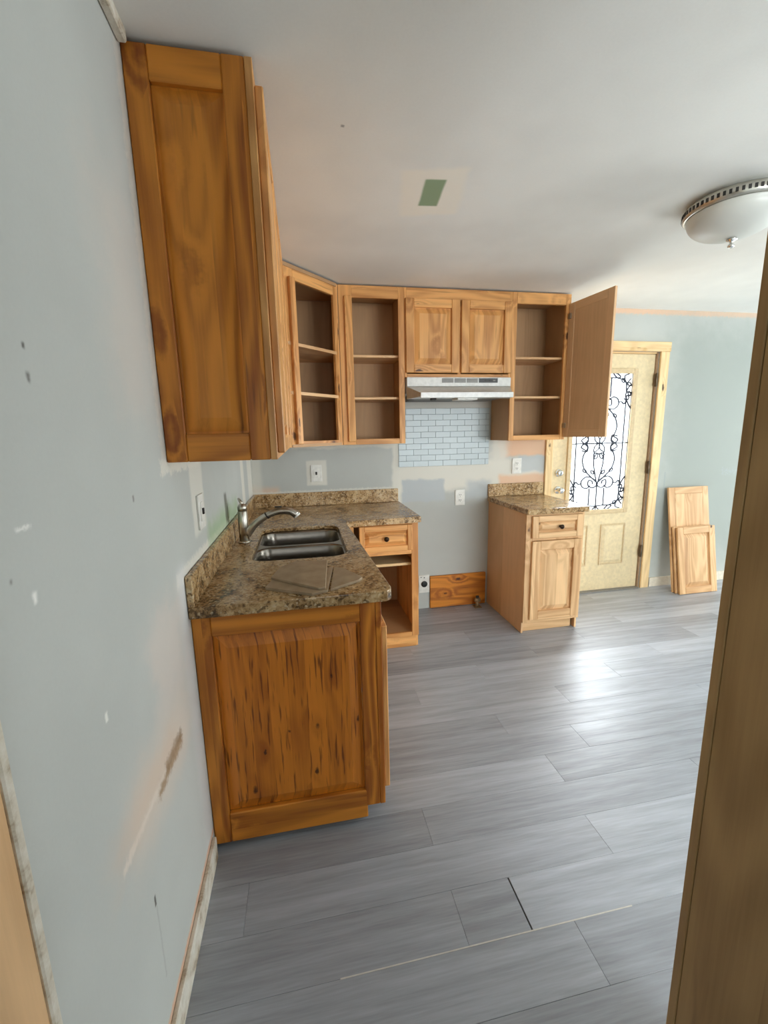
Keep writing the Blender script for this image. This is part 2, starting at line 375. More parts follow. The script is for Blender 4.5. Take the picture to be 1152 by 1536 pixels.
shell('wall_partition', [(1.112, 1.218, -5.5, -2.642, 0, HC)], M_wall)
shell('ceiling', [(-.12, 8.62, -5.62, .12, HC, HC+.1)], M_ceil)
def window(n, axis, pos, a0, a1, z0, z1):
    root = bpy.data.objects.new('window_%d' % n, None); C.objects.link(root); tag(root, kind='structure'); WL[root.name] = Vector((0, 0, 0))
    def b(nm, u0, u1, w0, w1, m, d0=-.03, d1=.03):
        (box(nm, pos+d0, pos+d1, u0, u1, w0, w1, m, root) if axis == 'x' else box(nm, u0, u1, pos+d0, pos+d1, w0, w1, m, root))
    b('frame', a0, a0+.05, z0, z1, M_white); b('frame', a1-.05, a1, z0, z1, M_white); b('frame', a0+.05, a1-.05, z0, z0+.05, M_white); b('frame', a0+.05, a1-.05, z1-.05, z1, M_white)
    mid = (z0+z1)/2; b('meeting_rail', a0+.05, a1-.05, mid-.02, mid+.02, M_white)
    b('pane', a0+.05, a1-.05, z0+.05, mid-.02, M_pane, -.003, .003); b('pane', a0+.05, a1-.05, mid+.02, z1-.05, M_pane, -.003, .003)
window(1, 'x', 8.56, -2.62, -.38, .08, 2.08); window(2, 'y', -5.56, 2.0, 4.4, .62, 2.08); window(3, 'y', -5.56, .25, .85, 1.0, 2.0)  # third one added unseen behind the camera for the hall lamp

# floor: one slab, vinyl planks laid along x
flo = shell('floor', [(-.12, 8.62, -5.62, .12, -.06, -.004)], M_subfloor)
PW = .1545; LEN = 1.22; JO = {0: [.765, .958, 2.18], 1: [.13, 1.35, 2.57], 2: [.755, 1.975], 3: [.28, 1.372, 2.59], 4: [.42, 1.60, 2.82]}
mesh_cache = {}
def plank(x0, x1, y0, y1):
    k = (round(x1-x0, 3), round(y1-y0, 3))
    if k not in mesh_cache:
        o = box('plank', x0+.0003, x1-.0003, y0+.0003, y1-.0003, -.0038, 0, M_plank, flo, bev=.0006); mesh_cache[k] = o.data; return
    o = bpy.data.objects.new('plank', mesh_cache[k]); C.objects.link(o); o.parent = flo; o.location = ((x0+x1)/2, (y0+y1)/2, -.0019)
y_ref = -2.310
for row in range(-8, 16):
    y0 = y_ref + row*PW; y1 = min(y0+PW, 0.0)
    if y1 - y0 < .02: continue
    J = JO.get(row)
    if J is None:
        st = (row*.437 + .31) % LEN; J = [st]
    J = list(J)
    while J[0] - LEN > .02: J.insert(0, J[0]-LEN)
    while J[-1] + LEN < 8.48: J.append(J[-1]+LEN)
    xs = [0.001] + [j for j in J if .02 < j < 8.48] + [8.499]
    for a, b in zip(xs, xs[1:]):
        a2 = a + (.004 if row == 0 and abs(a-.958) < .001 else 0)
        plank(a2, b, y0, y1)
bm = bmesh.new(); bbox(bm, .001, 8.499, -5.499, y_ref-8*PW-.001, -.0038, 0); far = fin('plank', bm, M_plank, flo); far['kind'] = 'stuff'
box('seam_filler', .40, 1.29, y_ref-.0018, y_ref+.0018, -.0005, .0006, plain('pale_seam', (208, 205, 196), .6), flo, bev=0)

# exterior ground seen through the door glass
shell('ground_outside', [(-6, 12, .6, 14, -.35, -.25)], plain('pale_gravel', (200, 200, 192), .9))

# trims and baseboards
o = box('baseboard_left', .0005, .013, -2.62, -1.885, 0, .082, M_trim, bev=.004); tag(o, kind='structure')
o = box('baseboard_back', 3.436, 8.49, -.014, -.0005, 0, .085, plain('white_baseboard', (222, 214, 196), .5), bev=.004); tag(o, kind='structure')
o = box('trim_1', .0005, .022, -5.4, -1.935, HC-.03, HC-.0005, M_trim, bev=.006); tag(o, kind='structure')
# wooden end post of the partition beside the camera
root = thing('post_casing', 'dark brown wooden casing board wrapping the end of the partition wall', 'casing', (1.16, -2.63, 0))
box('jamb_board', 1.092, 1.238, -2.640, -2.622, .001, HC-.002, wv('brown', 'z'), root)
box('casing_board', 1.094, 1.111, -2.86, -2.6402, .001, HC-.002, wv('brown', 'z'), root, bev=.0015)
box('casing_board', 1.219, 1.236, -2.73, -2.641, .001, HC-.002, wv('brown', 'z'), root, bev=.004)
# side door casing at the left wall
root = thing('side_door_casing', 'tan wooden door casing with chipped white edge on the left wall', 'casing', (0, -2.75, 0))
box('casing_board', .0005, .018, -2.80, -2.716, .001, 2.1, wv('pale', 'z'), root, bev=.003)
box('painted_edge', .0005, .021, -2.7155, -2.700, .001, 2.1, M_trim, root, bev=.004)

# ------------------------------------------------------------------ joinery helpers
def panel_bm(x0, x1, z0, z1, t, rise=.03, back=.25, flatback=True):
    """raised panel: thin rim at the frame, sloped field, raised centre; front is -y"""
    bm = bmesh.new(); cx, cz = (x0+x1)/2, (z0+z1)/2
    def ring(i, y): return [bm.verts.new((x-cx, y, z-cz)) for x, z in ((x0+i, z0+i), (x1-i, z0+i), (x1-i, z1-i), (x0+i, z1-i))]
    b = ring(0, -t*.05); a = ring(0, -t*.12); a2 = ring(.006, -t*.12); c = ring(.007+rise, -t*.85); d = ring(.010+rise, -t*.92)
    for p, q in ((b, a), (a, a2), (a2, c), (c, d)):
        for k in range(4): bm.faces.new((p[k], p[(k+1) % 4], q[(k+1) % 4], q[k]))
    bm.faces.new(b[::-1]); bm.faces.new(d)
    return bm, Vector((cx, 0, cz))
def door(parent, w, h, kind, loc, rotz=0, st=.055, rl=.055, t=.02, name='door', knob=None, rise=.028, tilt=0, local=False, cat=None):
    loc = Vector(loc)
    bm, c = panel_bm(st, w-st, rl, h-rl, t, min(rise, (w-2*st)*.22, (h-2*rl)*.22))
    bmesh.ops.translate(bm, verts=bm.verts[:], vec=c)
    d = fin(name, bm, wv(kind, 'z') if h > .2 else wv(kind, 'x'), parent, loc, local, (tilt, 0, rotz))
    ax = 'z' 
    for x in (0, w-st): box('stile', x, x+st, -t, 0, 0, h, wv(kind, 'z'), d, True, .003)
    for z in (0, h-rl): box('rail', st+.0004, w-st-.0004, -t*.985, 0, z, z+rl, wv(kind, 'x'), d, True, .003)
    if knob: make_knob(d, knob[0], knob[1], -t)
    return d
def make_knob(parent, x, z, y):
    return lathe('knob', [(.009, 0), (.008, .006), (.006, .012), (.009, .017), (.0155, .022), (.0165, .027), (.012, .031), (.003, .032)], M_bronze, parent, (x, y, z), 16, True, (R(90), 0, 0))
def outlet(label, loc, rotz, kind='duplex', parent=None):
    o = thing('wall_outlet', label, 'outlet', loc, rotz, None)
    def b(n, x0, x1, z0, z1, y0, y1, m, bev=.0015, par=o): return box(n, x0, x1, y0, y1, z0, z1, m, par, True, bev)
    if kind == 'range':
        b('cover_plate', -.045, .045, -.075, .075, -.008, -.0005, M_white, .003)
        lathe('receptacle', [(.026, 0), (.026, .006), (.020, .008), (.004, .008)], M_black, o, (0, -.008, .0), 24, True, (R(90), 0, 0))
        b('screw', -.004, .004, .050, .058, -.011, -.008, M_dark); b('screw', -.030, -.023, .055, .062, -.011, -.008, M_dark)
        return o
    b('cover_plate', -.040, .040, -.062, .062, -.007, -.0005, M_white, .003)
    if kind == 'switch':
        b('insert', -.018, .018, -.034, .034, -.010, -.007, M_white); q = b('toggle', -.006, .006, -.010, .012, -.016, -.010, M_dark)
    else:
        for zc in (.021, -.021):
            q = b('receptacle', -.016, .016, zc-.0145, zc+.0145, -.0095, -.007, M_white, .002)
            for xx in (-.007, .005): box('slot', xx, xx+.0022, -.0035, -.0013, -.003, .006, M_dark, q, True, 0)
            box('slot', -.002, .002, -.0035, -.0013, -.011, -.007, M_dark, q, True, 0)
        b('screw', -.002, .002, -.002, .002, -.0085, -.007, M_nickel, 0)
    return o

# ------------------------------------------------------------------ entrance door in the back wall
dr = bpy.data.objects.new('door_1', None); C.objects.link(dr); dr.location = (2.86, 0, 0); tag(dr, kind='structure'); WL[dr.name] = Vector((2.86, 0, 0))
def db(n, x0, x1, y0, y1, z0, z1, m, par=dr, bev=.002): return box(n, x0, x1, y0, y1, z0, z1, m, par, False, bev)
GX0, GX1, GZ0, GZ1 = 2.572, 3.122, .742, 1.892
SX0, SX1 = 2.402, 3.312
Y0, Y1 = .012, .055
bm = bmesh.new()
for b in ((SX0, GX0, Y0, Y1, .012, 2.038), (GX1, SX1, Y0, Y1, .012, 2.038), (GX0, GX1, Y0, Y1, .012, GZ0), (GX0, GX1, Y0, Y1, GZ1, 2.038)): bbox(bm, *b)
bmesh.ops.translate(bm, verts=bm.verts[:], vec=(-2.86, 0, 0))
leaf = fin('door_leaf', bm, M_door, dr, (2.86, 0, 0), False)
bw_ = .03
for (a, b, c, d) in ((GX0-bw_, GX0+.008, GZ0-bw_, GZ1+bw_), (GX1-.008, GX1+bw_, GZ0-bw_, GZ1+bw_), (GX0+.008, GX1-.008, GZ0-bw_, GZ0+.008), (GX0+.008, GX1-.008, GZ1-.008, GZ1+bw_)):
    db('glazing_bead', a, b, -.004, .0118, c, d, M_bead, leaf, .005)
gl = db('glass_pane', GX0+.001, GX1-.001, .030, .036, GZ0+.001, GZ1-.001, M_glass, dr, 0)
for px0, px1 in ((2.552, 2.772), (2.922, 3.142)):
    bm, c = panel_bm(px0, px1, .255, .60, .012, .02); 
    fin('raised_panel', bm, M_door, leaf, (c.x, .0125, c.z), False)
    for (a, b, c2, d) in ((px0-.012, px0, .243, .612), (px1, px1+.012, .243, .612), (px0, px1, .243, .255), (px0, px1, .60, .612)): db('panel_moulding', a, b, .004, .0118, c2, d, M_bead, leaf, .003)
for z in (1.082, .938):
    q = lathe('deadbolt' if z > 1 else 'door_knob', [(.033, 0), (.033, .006), (.027, .010), (.013, .012), (.012, .02 if z > 1 else .035), (.024, .022 if z > 1 else .045), (.027, .03 if z > 1 else .058), (.020, .036 if z > 1 else .068), (.003, .037 if z > 1 else .07)],
              M_chrome, dr, (2.472, .0115, z), 24, False, (R(90), 0, 0))
# jamb, casing, hinges, threshold
for x0, x1 in ((2.386, 2.400), (3.314, 3.334)): db('jamb', x0, x1, -.002, .118, 0, 2.054, M_seal if x0 > 3 else wv('raw', 'z'))
db('head_jamb', 2.4, 3.314, -.002, .118, 2.040, 2.054, wv('raw', 'x'))
db('casing_board', 2.333, 2.396, -.022, -.0025, 0, 2.055, wv('raw', 'z'), bev=.004); db('casing_board', 3.338, 3.420, -.022, -.0025, 0, 2.055, wv('raw', 'z'), bev=.004)
db('head_casing', 2.326, 3.428, -.024, -.0025, 2.056, 2.132, wv('raw', 'x'), bev=.004)
for z in (1.83, 1.10, .35):
    h = db('hinge', 3.302, 3.326, -.012, -.0025, z-.05, z+.05, M_hinge)
    tube('hinge_pin', [(3.314, -.016, z-.055), (3.314, -.016, z+.055)], .006, M_hinge, h)
db('threshold', 2.401, 3.313, -.03, .1, .0006, .011, M_rubber)
# wrought iron grille behind the glass bead
gr = db('iron_grille', GX0+.002, GX1-.002, .012, .018, GZ0+.002, GZ0+.008, M_iron, dr, 0)
CX, CZ, HW, HH = (GX0+GX1)/2, (GZ0+GZ1)/2, .275, .575
def gp(u, v): return (CX+u*HW, .016, CZ-v*HH)
def iron(n, pts, r=.006, closed=False, sm=True):
    q = [Vector((p[0], 0, p[1])) for p in pts]; q = bez(q, 7) if sm and not closed else q
    tube(n, [gp(p.x, p.z) for p in q], r, M_iron, gr, 6, closed)
def leafloop(u, v, ang, L, wd):
    pts = []
    for k in range(14):
        t = 2*math.pi*k/14; a = (1-math.cos(t))/2*L; b = math.sin(t)*wd*(.55+.45*math.sin(math.pi*min(1, a/L)))
        x = a*math.cos(ang)-b*math.sin(ang); y = a*math.sin(ang)+b*math.cos(ang)
        pts.append((u + x/HW, v + y/HH))
    iron('leaf_scroll', pts, .0055, True)
db('grille_bar', GX0+.002, GX1-.002, .012, .018, GZ1-.008, GZ1-.002, M_iron, gr, 0); db('grille_bar', GX0+.002, GX0+.008, .012, .018, GZ0+.008, GZ1-.008, M_iron, gr, 0); db('grille_bar', GX1-.008, GX1-.002, .012, .018, GZ0+.008, GZ1-.008, M_iron, gr, 0)
iron('grille_bar', [(-.97, 0), (.97, 0)], sm=False)
for su in (-1, 1):
    iron('grille_bar', [(su*.8, -.62), (su*.8, .62)], sm=False)
    for a in (35, -35): leafloop(0, 0, R(90-a if su > 0 else 90+a) if a > 0 else R(-90-a if su > 0 else -90+a), .086, .021)
    for sv in (-1, 1):
        def m(P): return [(su*u, sv*v) for u, v in P]
        iron('scroll', m([(.60, -.10), (.42, -.115), (.40, -.03), (.52, 0), (.62, .05), (.46, .10)][::1]))
        iron('scroll', m([(.52, 0), (.40, .06), (.52, .16), (.55, .26), (.46, .38), (.28, .47), (.06, .56), (-.02, .60), (.14, .655), (.30, .62), (.30, .545), (.18, .555), (.16, .60)]))
        iron('scroll', m([(.05, .55), (.22, .50), (.40, .49), (.55, .55), (.52, .63), (.36, .66), (.24, .62)]))
        iron('scroll', m([(.55, .585), (.66, .59), (.74, .56), (.80, .61), (.72, .64)]))
        iron('scroll', m([(.97, .50), (.86, .58), (.78, .68), (.84, .78), (.94, .84)]))
        iron('scroll', m([(.97, .72), (.80, .74), (.78, .84), (.66, .90), (.44, .93), (.30, .99)]))
        iron('scroll', m([(.92, .92), (.78, .86), (.70, .95), (.86, .985)]))
        iron('scroll', m([(0, .93), (.12, .985), (.40, .99), (.56, .94), (.40, .925), (0, .935)]))
        iron('grille_bar', m([(.26, .66), (.26, .925)]), sm=False)
        iron('grille_bar', m([(.17, .13), (.16, .30), (.05, .53), (0, .60)]))
        iron('scroll', m([(0, .155), (.12, .14), (.20, .17)]))
        sg = 1 if sv > 0 else -1
        def lf(u, v, deg, L=.042, wd=.012): leafloop(su*u, sv*v, math.atan2(sv*math.sin(R(deg)), su*math.cos(R(deg))), L, wd)
        lf(.40, .42, -40); lf(.14, .45, -50); lf(.04, .15, 60, .05, .014); lf(.86, .74, -60); lf(.82, .86, -35); lf(.62, .92, -60, .038); lf(.86, .62, 100, .036)
for sv in (-1, 1): iron('grille_bar', [(0, sv*.60), (0, sv*.985)], sm=False)

# ------------------------------------------------------------------ wall cabinets
ZB, ZT = 1.366, 2.374
# left wall cabinet, raised end panel towards the hall
c = thing('wall_cabinet', 'tall amber pine wall cabinet on the left wall with raised end panel', 'cabinet', (.15, -1.28, ZB), group='knotty pine wall cabinets')
YE = -1.92
e = door(c, .284, ZT-ZB, 'amber', (.001, YE+.018, ZB), 0, .056, .078, .018, 'end_panel', rise=.034)
box('face_stile', .2855, .305, YE, YE+.05, ZB, ZT, wv('honey', 'z'), c)
box('top_panel', .001, .285, YE+.019, -.652, ZT-.02, ZT, wv('inner', 'y'), c); box('bottom_panel', .001, .285, YE+.019, -.652, ZB+.015, ZB+.032, wv('pale', 'y'), c)
box('back_panel', .001, .010, YE+.019, -.652, ZB+.033, ZT-.021, wv('inner', 'z'), c)
box('face_rail', .2855, .305, YE+.0505, -.652, ZB, ZB+.035, wv('honey', 'y'), c); box('face_rail', .2855, .305, YE+.0505, -.652, ZT-.075, ZT, wv('honey', 'y'), c)
box('side_panel', .011, .285, -.672, -.653, ZB+.033, ZT-.021, wv('inner', 'z'), c)
for k in range(3):
    box('face_stile', .2855, .305, -1.46+k*.42-.02+(.0), -1.46+k*.42+.02, ZB+.0355, ZT-.0755, wv('honey', 'z'), c) if k < 2 else box('face_stile', .2855, .305, -.70, -.652, ZB+.0355, ZT-.0755, wv('honey', 'z'), c)
    door(c, .395, .945, 'honey', (.3055, YE+.022+k*.418, ZB+.018), R(90), .055, .055, .022)
# diagonal corner cabinet (local x along its face)
A = Vector((.3065, -.6505, 0)); B = Vector((.6505, -.3065, 0)); FL = (B-A).length; ang = math.atan2(B.y-A.y, B.x-A.x)
c = thing('corner_cabinet', 'open diagonal corner pine wall cabinet with two shelves', 'cabinet', (A.x, A.y, ZB), ang, 'knotty pine wall cabinets')
H = ZT-ZB
def lb(n, x0, x1, y0, y1, z0, z1, m, bev=.0015): return box(n, x0, x1, y0, y1, z0, z1, m, c, True, bev)
lb('face_stile', 0.001, .095, .001, .02, 0, H, wv('honey', 'z')); lb('face_stile', FL-.045, FL-.001, .001, .02, 0, H, wv('honey', 'z'))
lb('face_rail', .0955, FL-.0455, .001, .02, 0, .035, wv('honey', 'x')); lb('face_rail', .0955, FL-.0455, .001, .02, H-.075, H, wv('honey', 'x'))
lb('hinge_strip', .050, .094, -.022, .0005, .018, H-.07, wv('honey', 'z'), .003)
inv = Matrix.Rotation(-ang, 4, 'Z')
def loc2(p): v = inv @ (Vector((p[0], p[1], 0))-A); return (v.x, v.y)
pent = [loc2(p) for p in ((.3235, -.640), (.640, -.3235), (.640, -.012), (.012, -.012), (.012, -.640))]
for z0, z1, nm in ((.0, .018, 'bottom_panel'), (H-.02, H, 'top_panel'), (.305, .323, 'shelf'), (.578, .596, 'shelf')):
    m = wv('pale' if nm == 'shelf' else 'inner', 'x')
    poly(nm, pent if nm != 'shelf' else [loc2(p) for p in ((.335, -.628), (.628, -.335), (.628, -.014), (.014, -.014), (.014, -.628))], z0, z1, m, c, local=True)
def wallbox(nm, p, q, t):
    p, q = Vector((*loc2(p), 0)), Vector((*loc2(q), 0)); d = (q-p); L = d.length; a = math.atan2(d.y, d.x); mid = (p+q)/2
    bm = bmesh.new(); bbox(bm, -L/2, L/2, -t/2, t/2, .0185-H/2, H/2-.0205); fin(nm, bm, wv('inner', 'z'), c, (mid.x, mid.y, H/2), True, (0, 0, a))
wallbox('back_panel', (.02, -.006), (.64, -.006), .008); wallbox('back_panel', (.006, -.64), (.006, -.02), .008)
wallbox('side_panel', (.645, -.31), (.645, -.012), .008); wallbox('side_panel', (.31, -.645), (.012, -.645), .008)

def wall_cab(label, x0, x1, z0, rail0, opening, shelves, yf=-.305, kind='honey', side=None, topb=ZT):
    c = thing('wall_cabinet', label, 'cabinet', ((x0+x1)/2, -.15, z0), group='knotty pine wall cabinets')
    o0, o1 = opening
    box('side_panel', x0, x0+.012, yf+.02, -.001, z0+.001, ZT-.001, wv(side or 'inner', 'z'), c); box('side_panel', x1-.012, x1, yf+.02, -.001, z0+.001, ZT-.001, wv(side or 'inner', 'z'), c)
    box('back_panel', x0+.0125, x1-.0125, -.010, -.001, z0+.016, ZT-.021, wv('inner', 'z'), c)
    box('bottom_panel', x0+.0125, x1-.0125, yf+.02, -.001, z0+.001, z0+.015, wv('inner', 'x'), c); box('top_panel', x0+.0125, x1-.0125, yf+.02, -.001, ZT-.02, ZT, wv('inner', 'x'), c)
    box('face_stile', x0, o0, yf, yf+.0195, z0, ZT, wv(kind, 'z'), c); box('face_stile', o1, x1, yf, yf+.0195, z0, ZT, wv(kind, 'z'), c)
    box('face_rail', o0+.0004, o1-.0004, yf, yf+.0195, z0, rail0, wv(kind, 'x'), c); box('face_rail', o0+.0004, o1-.0004, yf, yf+.0195, 2.300, ZT, wv(kind, 'x'), c)
    for z in shelves: box('shelf', x0+.0125, x1-.0125, yf+.035, -.0105, z-.016, z, wv('pale', 'x'), c)
    return c
c = wall_cab('open doorless pine wall cabinet with two shelves, between corner cabinet and range hood', .6515, 1.083, ZB, 1.402, (.738, 1.043), (1.955, 1.682))
box('hinge_strip', .688, .736, -.327, -.3055, 1.386, 2.306, wv('honey', 'z'), c, bev=.003)
c = wall_cab('short two-door pine cabinet mounted above the range hood', 1.084, 1.852, 1.808, 1.83, (1.10, 1.836), ())
box('face_stile', 1.458, 1.482, -.305, -.2855, 1.8305, 2.2995, wv('honey', 'z'), c)
door(c, .374, .470, 'honey', (1.090, -.3055, 1.836), 0, .056, .056, .02); door(c, .368, .470, 'honey', (1.478, -.3055, 1.836), 0, .056, .056, .02)
c = wall_cab('pine wall cabinet with its door swung wide open beside the entrance door', 1.853, 2.300, ZB, 1.402, (1.889, 2.262), (1.955, 1.682), side='inner')
dw, dh = .392, .925
bm = bmesh.new(); bbox(bm, .050, dw-.050, .003, .017, .050, dh-.050)
d = fin('door', bm, wv('ply', 'z'), c, (2.282, -.309, 1.383), False); d.rotation_euler = (0, 0, R(-82))
# inner side of the open door faces the camera: flat back with faint frame joints
for x in (0, dw-.055): box('stile', x, x+.055, -.0, .019, 0, dh, wv('ply', 'z'), d, True, .002)
for z in (0, dh-.055): box('rail', .0554, dw-.0554, .0, .0185, z, z+.055, wv('ply', 'x'), d, True, .002)
for z in (.085, dh-.085):
    h = box('hinge', .004, .030, -.010, -.0015, z-.018, z+.018, M_nickel, d, True, .002)

# ------------------------------------------------------------------ range hood
hd = thing('range_hood', 'white under-cabinet range hood with vent slots and sloping canopy', 'range hood', (1.468, -.25, 1.655))
HX0, HX1, LX0, LX1, HY, LY = 1.092, 1.846, 1.140, 1.770, -.322, -.50
def hull(n, V, F, m, par=hd):
    bm = bmesh.new(); c0 = sum((Vector(v) for v in V), Vector())/len(V); q = [bm.verts.new(Vector(v)-c0) for v in V]
    for f in F: bm.faces.new([q[i] for i in f])
    return fin(n, bm, m, par, c0, False)
box('control_fascia', HX0, HX1, HY-.006, HY+.012, 1.746, 1.8065, M_hood, hd, bev=.003)
box('back_shell', HX0, HX1, -.300, -.002, 1.70, 1.8065, M_hood, hd)
V = [(HX0, HY, 1.745), (HX1, HY, 1.745), (LX1, LY, 1.688), (LX0, LY, 1.688), (HX0, HY, 1.662), (HX1, HY, 1.662), (LX1, LY, 1.664), (LX0, LY, 1.664)]
hull('canopy', V, [(0, 1, 2, 3), (0, 3, 7, 4), (1, 5, 6, 2), (0, 4, 5, 1), (4, 7, 6, 5), (3, 2, 6, 7)], plain('hood_enamel_shaded', (196, 194, 186), .3))  # same white enamel, shade on the slope put into a greyer colour
box('front_lip', LX0-.004, LX1+.004, LY-.014, LY-.0005, 1.655, 1.690, M_hood, hd, bev=.004)
box('filter', 1.15, 1.79, -.318, -.03, 1.664, 1.699, M_hooddark, hd)
box('light_lens', 1.40, 1.54, -.47, -.36, 1.645, 1.6615, M_white, hd, bev=.005)
box('mounting_bracket', 1.235, 1.27, -.42, -.39, 1.648, 1.6615, M_dark, hd)
for x0 in (1.338, 1.428, 1.516):
    q = box('vent_grille', x0, x0+.082, HY-.0085, HY-.0062, 1.770, 1.800, plain('vent_grey', (176, 178, 176), .5), hd, bev=0)
    for k in range(5): box('slat', -.040, .040, -.0025, -.0012, -.0125+k*.0055, -.0100+k*.0055, M_rubber, q, True, 0)
q = box('control_panel', 1.606, 1.745, HY-.0085, HY-.0062, 1.770, 1.800, M_black, hd, bev=.001)
for x in (-.03, .0, .03): box('button', x+.004, x+.022, -.0035, -.0012, -.004, .004, M_dark if x < .02 else M_rubber, q, True, 0)

# ------------------------------------------------------------------ tile backsplash behind the range
tb = thing('tile_backsplash', 'sheet of pale blue subway tiles on the wall below the range hood', 'backsplash', (1.47, 0, 1.17))
TX0, TX1, TZ0, TZ1 = 1.100, 1.838, 1.178, 1.618
box('backing_sheet', TX0, TX1, -.0035, -.0005, TZ0, TZ1, M_grout, tb, bev=0)
RH = (TZ1-TZ0)/10; TW = .118; cache = {}
for r_ in range(10):
    x = TX0 - (TW/2 if r_ % 2 else 0)
    while x < TX1-.005:
        a, b = max(x, TX0)+.0012, min(x+TW, TX1)-.0012; x += TW
        if b-a < .008: continue
        k = round(b-a, 3); z0 = TZ0+r_*RH+.0012; z1 = z0+RH-.0024
        if k in cache:
            o = bpy.data.objects.new('tile', cache[k]); C.objects.link(o); o.parent = tb; o.location = Vector(((a+b)/2, -.0052, (z0+z1)/2))-WL[tb.name]
        else: cache[k] = box('tile', a, b, -.0068, -.0036, z0, z1, M_tile, tb, bev=.0008).data

# ------------------------------------------------------------------ base cabinets
# sink cabinet along the left wall
c = thing('sink_base_cabinet', 'knotty amber pine sink base cabinet with raised end panel along the left wall', 'cabinet', (.3, -1.0, 0), group='knotty pine base cabinets')
bm, ctr = panel_bm(.058, .538, .138, .802, .02, .034)
ep = fin('end_panel', bm, wv('knotty', 'z'), c, (ctr.x, -1.842, ctr.z), False)
for nm, a in (('stile', (.001, .0575, .022, .874)), ('stile', (.5385, .592, .070, .874)), ('rail', (.058, .538, .8025, .874)), ('rail', (.058, .545, .022, .1375))):
    box(nm, a[0], a[1], -1.862, -1.842, a[2], a[3], wv('amber', 'z' if nm == 'stile' else 'x'), ep, False, .003)
box('dark_gap_board', .012, .53, -1.838, -1.822, .001, .12, M_dark, c)  # added support, coloured dark to stand in for the shaded gap below
box('face_stile', .5925, .612, -1.862, -1.80, .07, .874, wv('amber', 'z'), c)
box('face_rail', .5925, .612, -1.7995, -.662, .80, .874, wv('honey', 'y'), c); box('face_rail', .5925, .612, -1.7995, -.662, .07, .11, wv('honey', 'y'), c)
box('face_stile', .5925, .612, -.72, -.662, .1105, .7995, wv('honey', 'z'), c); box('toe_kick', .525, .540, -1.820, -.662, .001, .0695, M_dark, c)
box('bottom_panel', .012, .592, -1.84, -.01, .0705, .088, wv('inner', 'y'), c); box('back_panel', .001, .010, -1.84, -.01, .0885, .70, wv('inner', 'z'), c)
for k in range(3): door(c, .372, .645, 'honey', (.6125, -1.852+k*.378, .130), R(90), .055, .055, .02)
# drawer cabinet on the back wall, left of the range gap
c = thing('drawer_base_cabinet', 'pine base cabinet with one drawer over an open doorless shelf compartment', 'cabinet', (.85, -.3, 0), group='knotty pine base cabinets')
x0, x1, yf = .6265, 1.085, -.612
box('side_panel', x1-.015, x1, yf+.02, -.002, .001, .874, wv('honey', 'z'), c); box('side_panel', x0, x0+.015, yf+.02, -.002, .001, .874, wv('inner', 'z'), c)
box('back_panel', x0+.0155, x1-.0155, -.012, -.002, .09, .87, wv('inner', 'z'), c); box('bottom_panel', x0+.0155, x1-.0155, yf+.02, -.0125, .085, .105, wv('inner', 'x'), c)
box('face_stile', 1.040, x1, yf, yf+.0195, .085, .874, wv('honey', 'z'), c); box('face_stile', x0, .665, yf, yf+.0195, .085, .874, wv('honey', 'z'), c)
box('face_rail', .6655, 1.0395, yf, yf+.0195, .66, .690, wv('honey', 'x'), c); box('face_rail', .6655, 1.0395, yf, yf+.0195, .085, .112, wv('honey', 'x'), c); box('face_rail', .6655, 1.0395, yf, yf+.0195, .858, .874, wv('honey', 'x'), c)
box('toe_kick', x0+.0155, x1-.0155, yf+.015, yf+.03, .001, .0845, wv('honey', 'x'), c)
box('shelf', x0+.0155, x1-.0155, -.555, -.0125, .566, .584, wv('raw', 'x'), c)
d = door(c, .345, .172, 'honey', (.698, yf-.0005, .690), 0, .032, .036, .02, 'drawer', rise=.02); make_knob(d, .170, .088, -.018)
# small base cabinet by the door
c = thing('narrow_base_cabinet', 'narrow pine base cabinet with a drawer and raised-panel door beside the entrance', 'cabinet', (2.07, -.3, 0), group='knotty pine base cabinets')
x0, x1 = 1.849, 2.288
box('side_panel', x0, x0+.014, yf+.02, -.002, .001, .874, wv('ply', 'z'), c); box('side_panel', x1-.014, x1, yf+.02, -.002, .001, .874, wv('pale', 'z'), c)
box('back_panel', x0+.0145, x1-.0145, -.012, -.002, .09, .87, wv('inner', 'z'), c); box('bottom_panel', x0+.0145, x1-.0145, yf+.02, -.0125, .085, .1, wv('inner', 'x'), c)
box('face_stile', x0, 1.895, yf, yf+.0195, .085, .874, wv('pale', 'z'), c); box('face_stile', 2.245, x1, yf, yf+.0195, .085, .874, wv('pale', 'z'), c)
for z0, z1 in ((.085, .115), (.685, .71), (.85, .874)): box('face_rail', 1.8955, 2.2445, yf, yf+.0195, z0, z1, wv('pale', 'x'), c)
box('toe_kick', x0+.0145, x1-.03, yf+.045, yf+.060, .001, .0845, wv('pale', 'x'), c)
d = door(c, .380, .155, 'pale', (1.886, yf-.0005, .706), 0, .045, .040, .02, 'drawer', rise=.018); make_knob(d, .205, .078, -.018)
door(c, .380, .572, 'pale', (1.890, yf-.0005, .112), 0, .062, .062, .02)

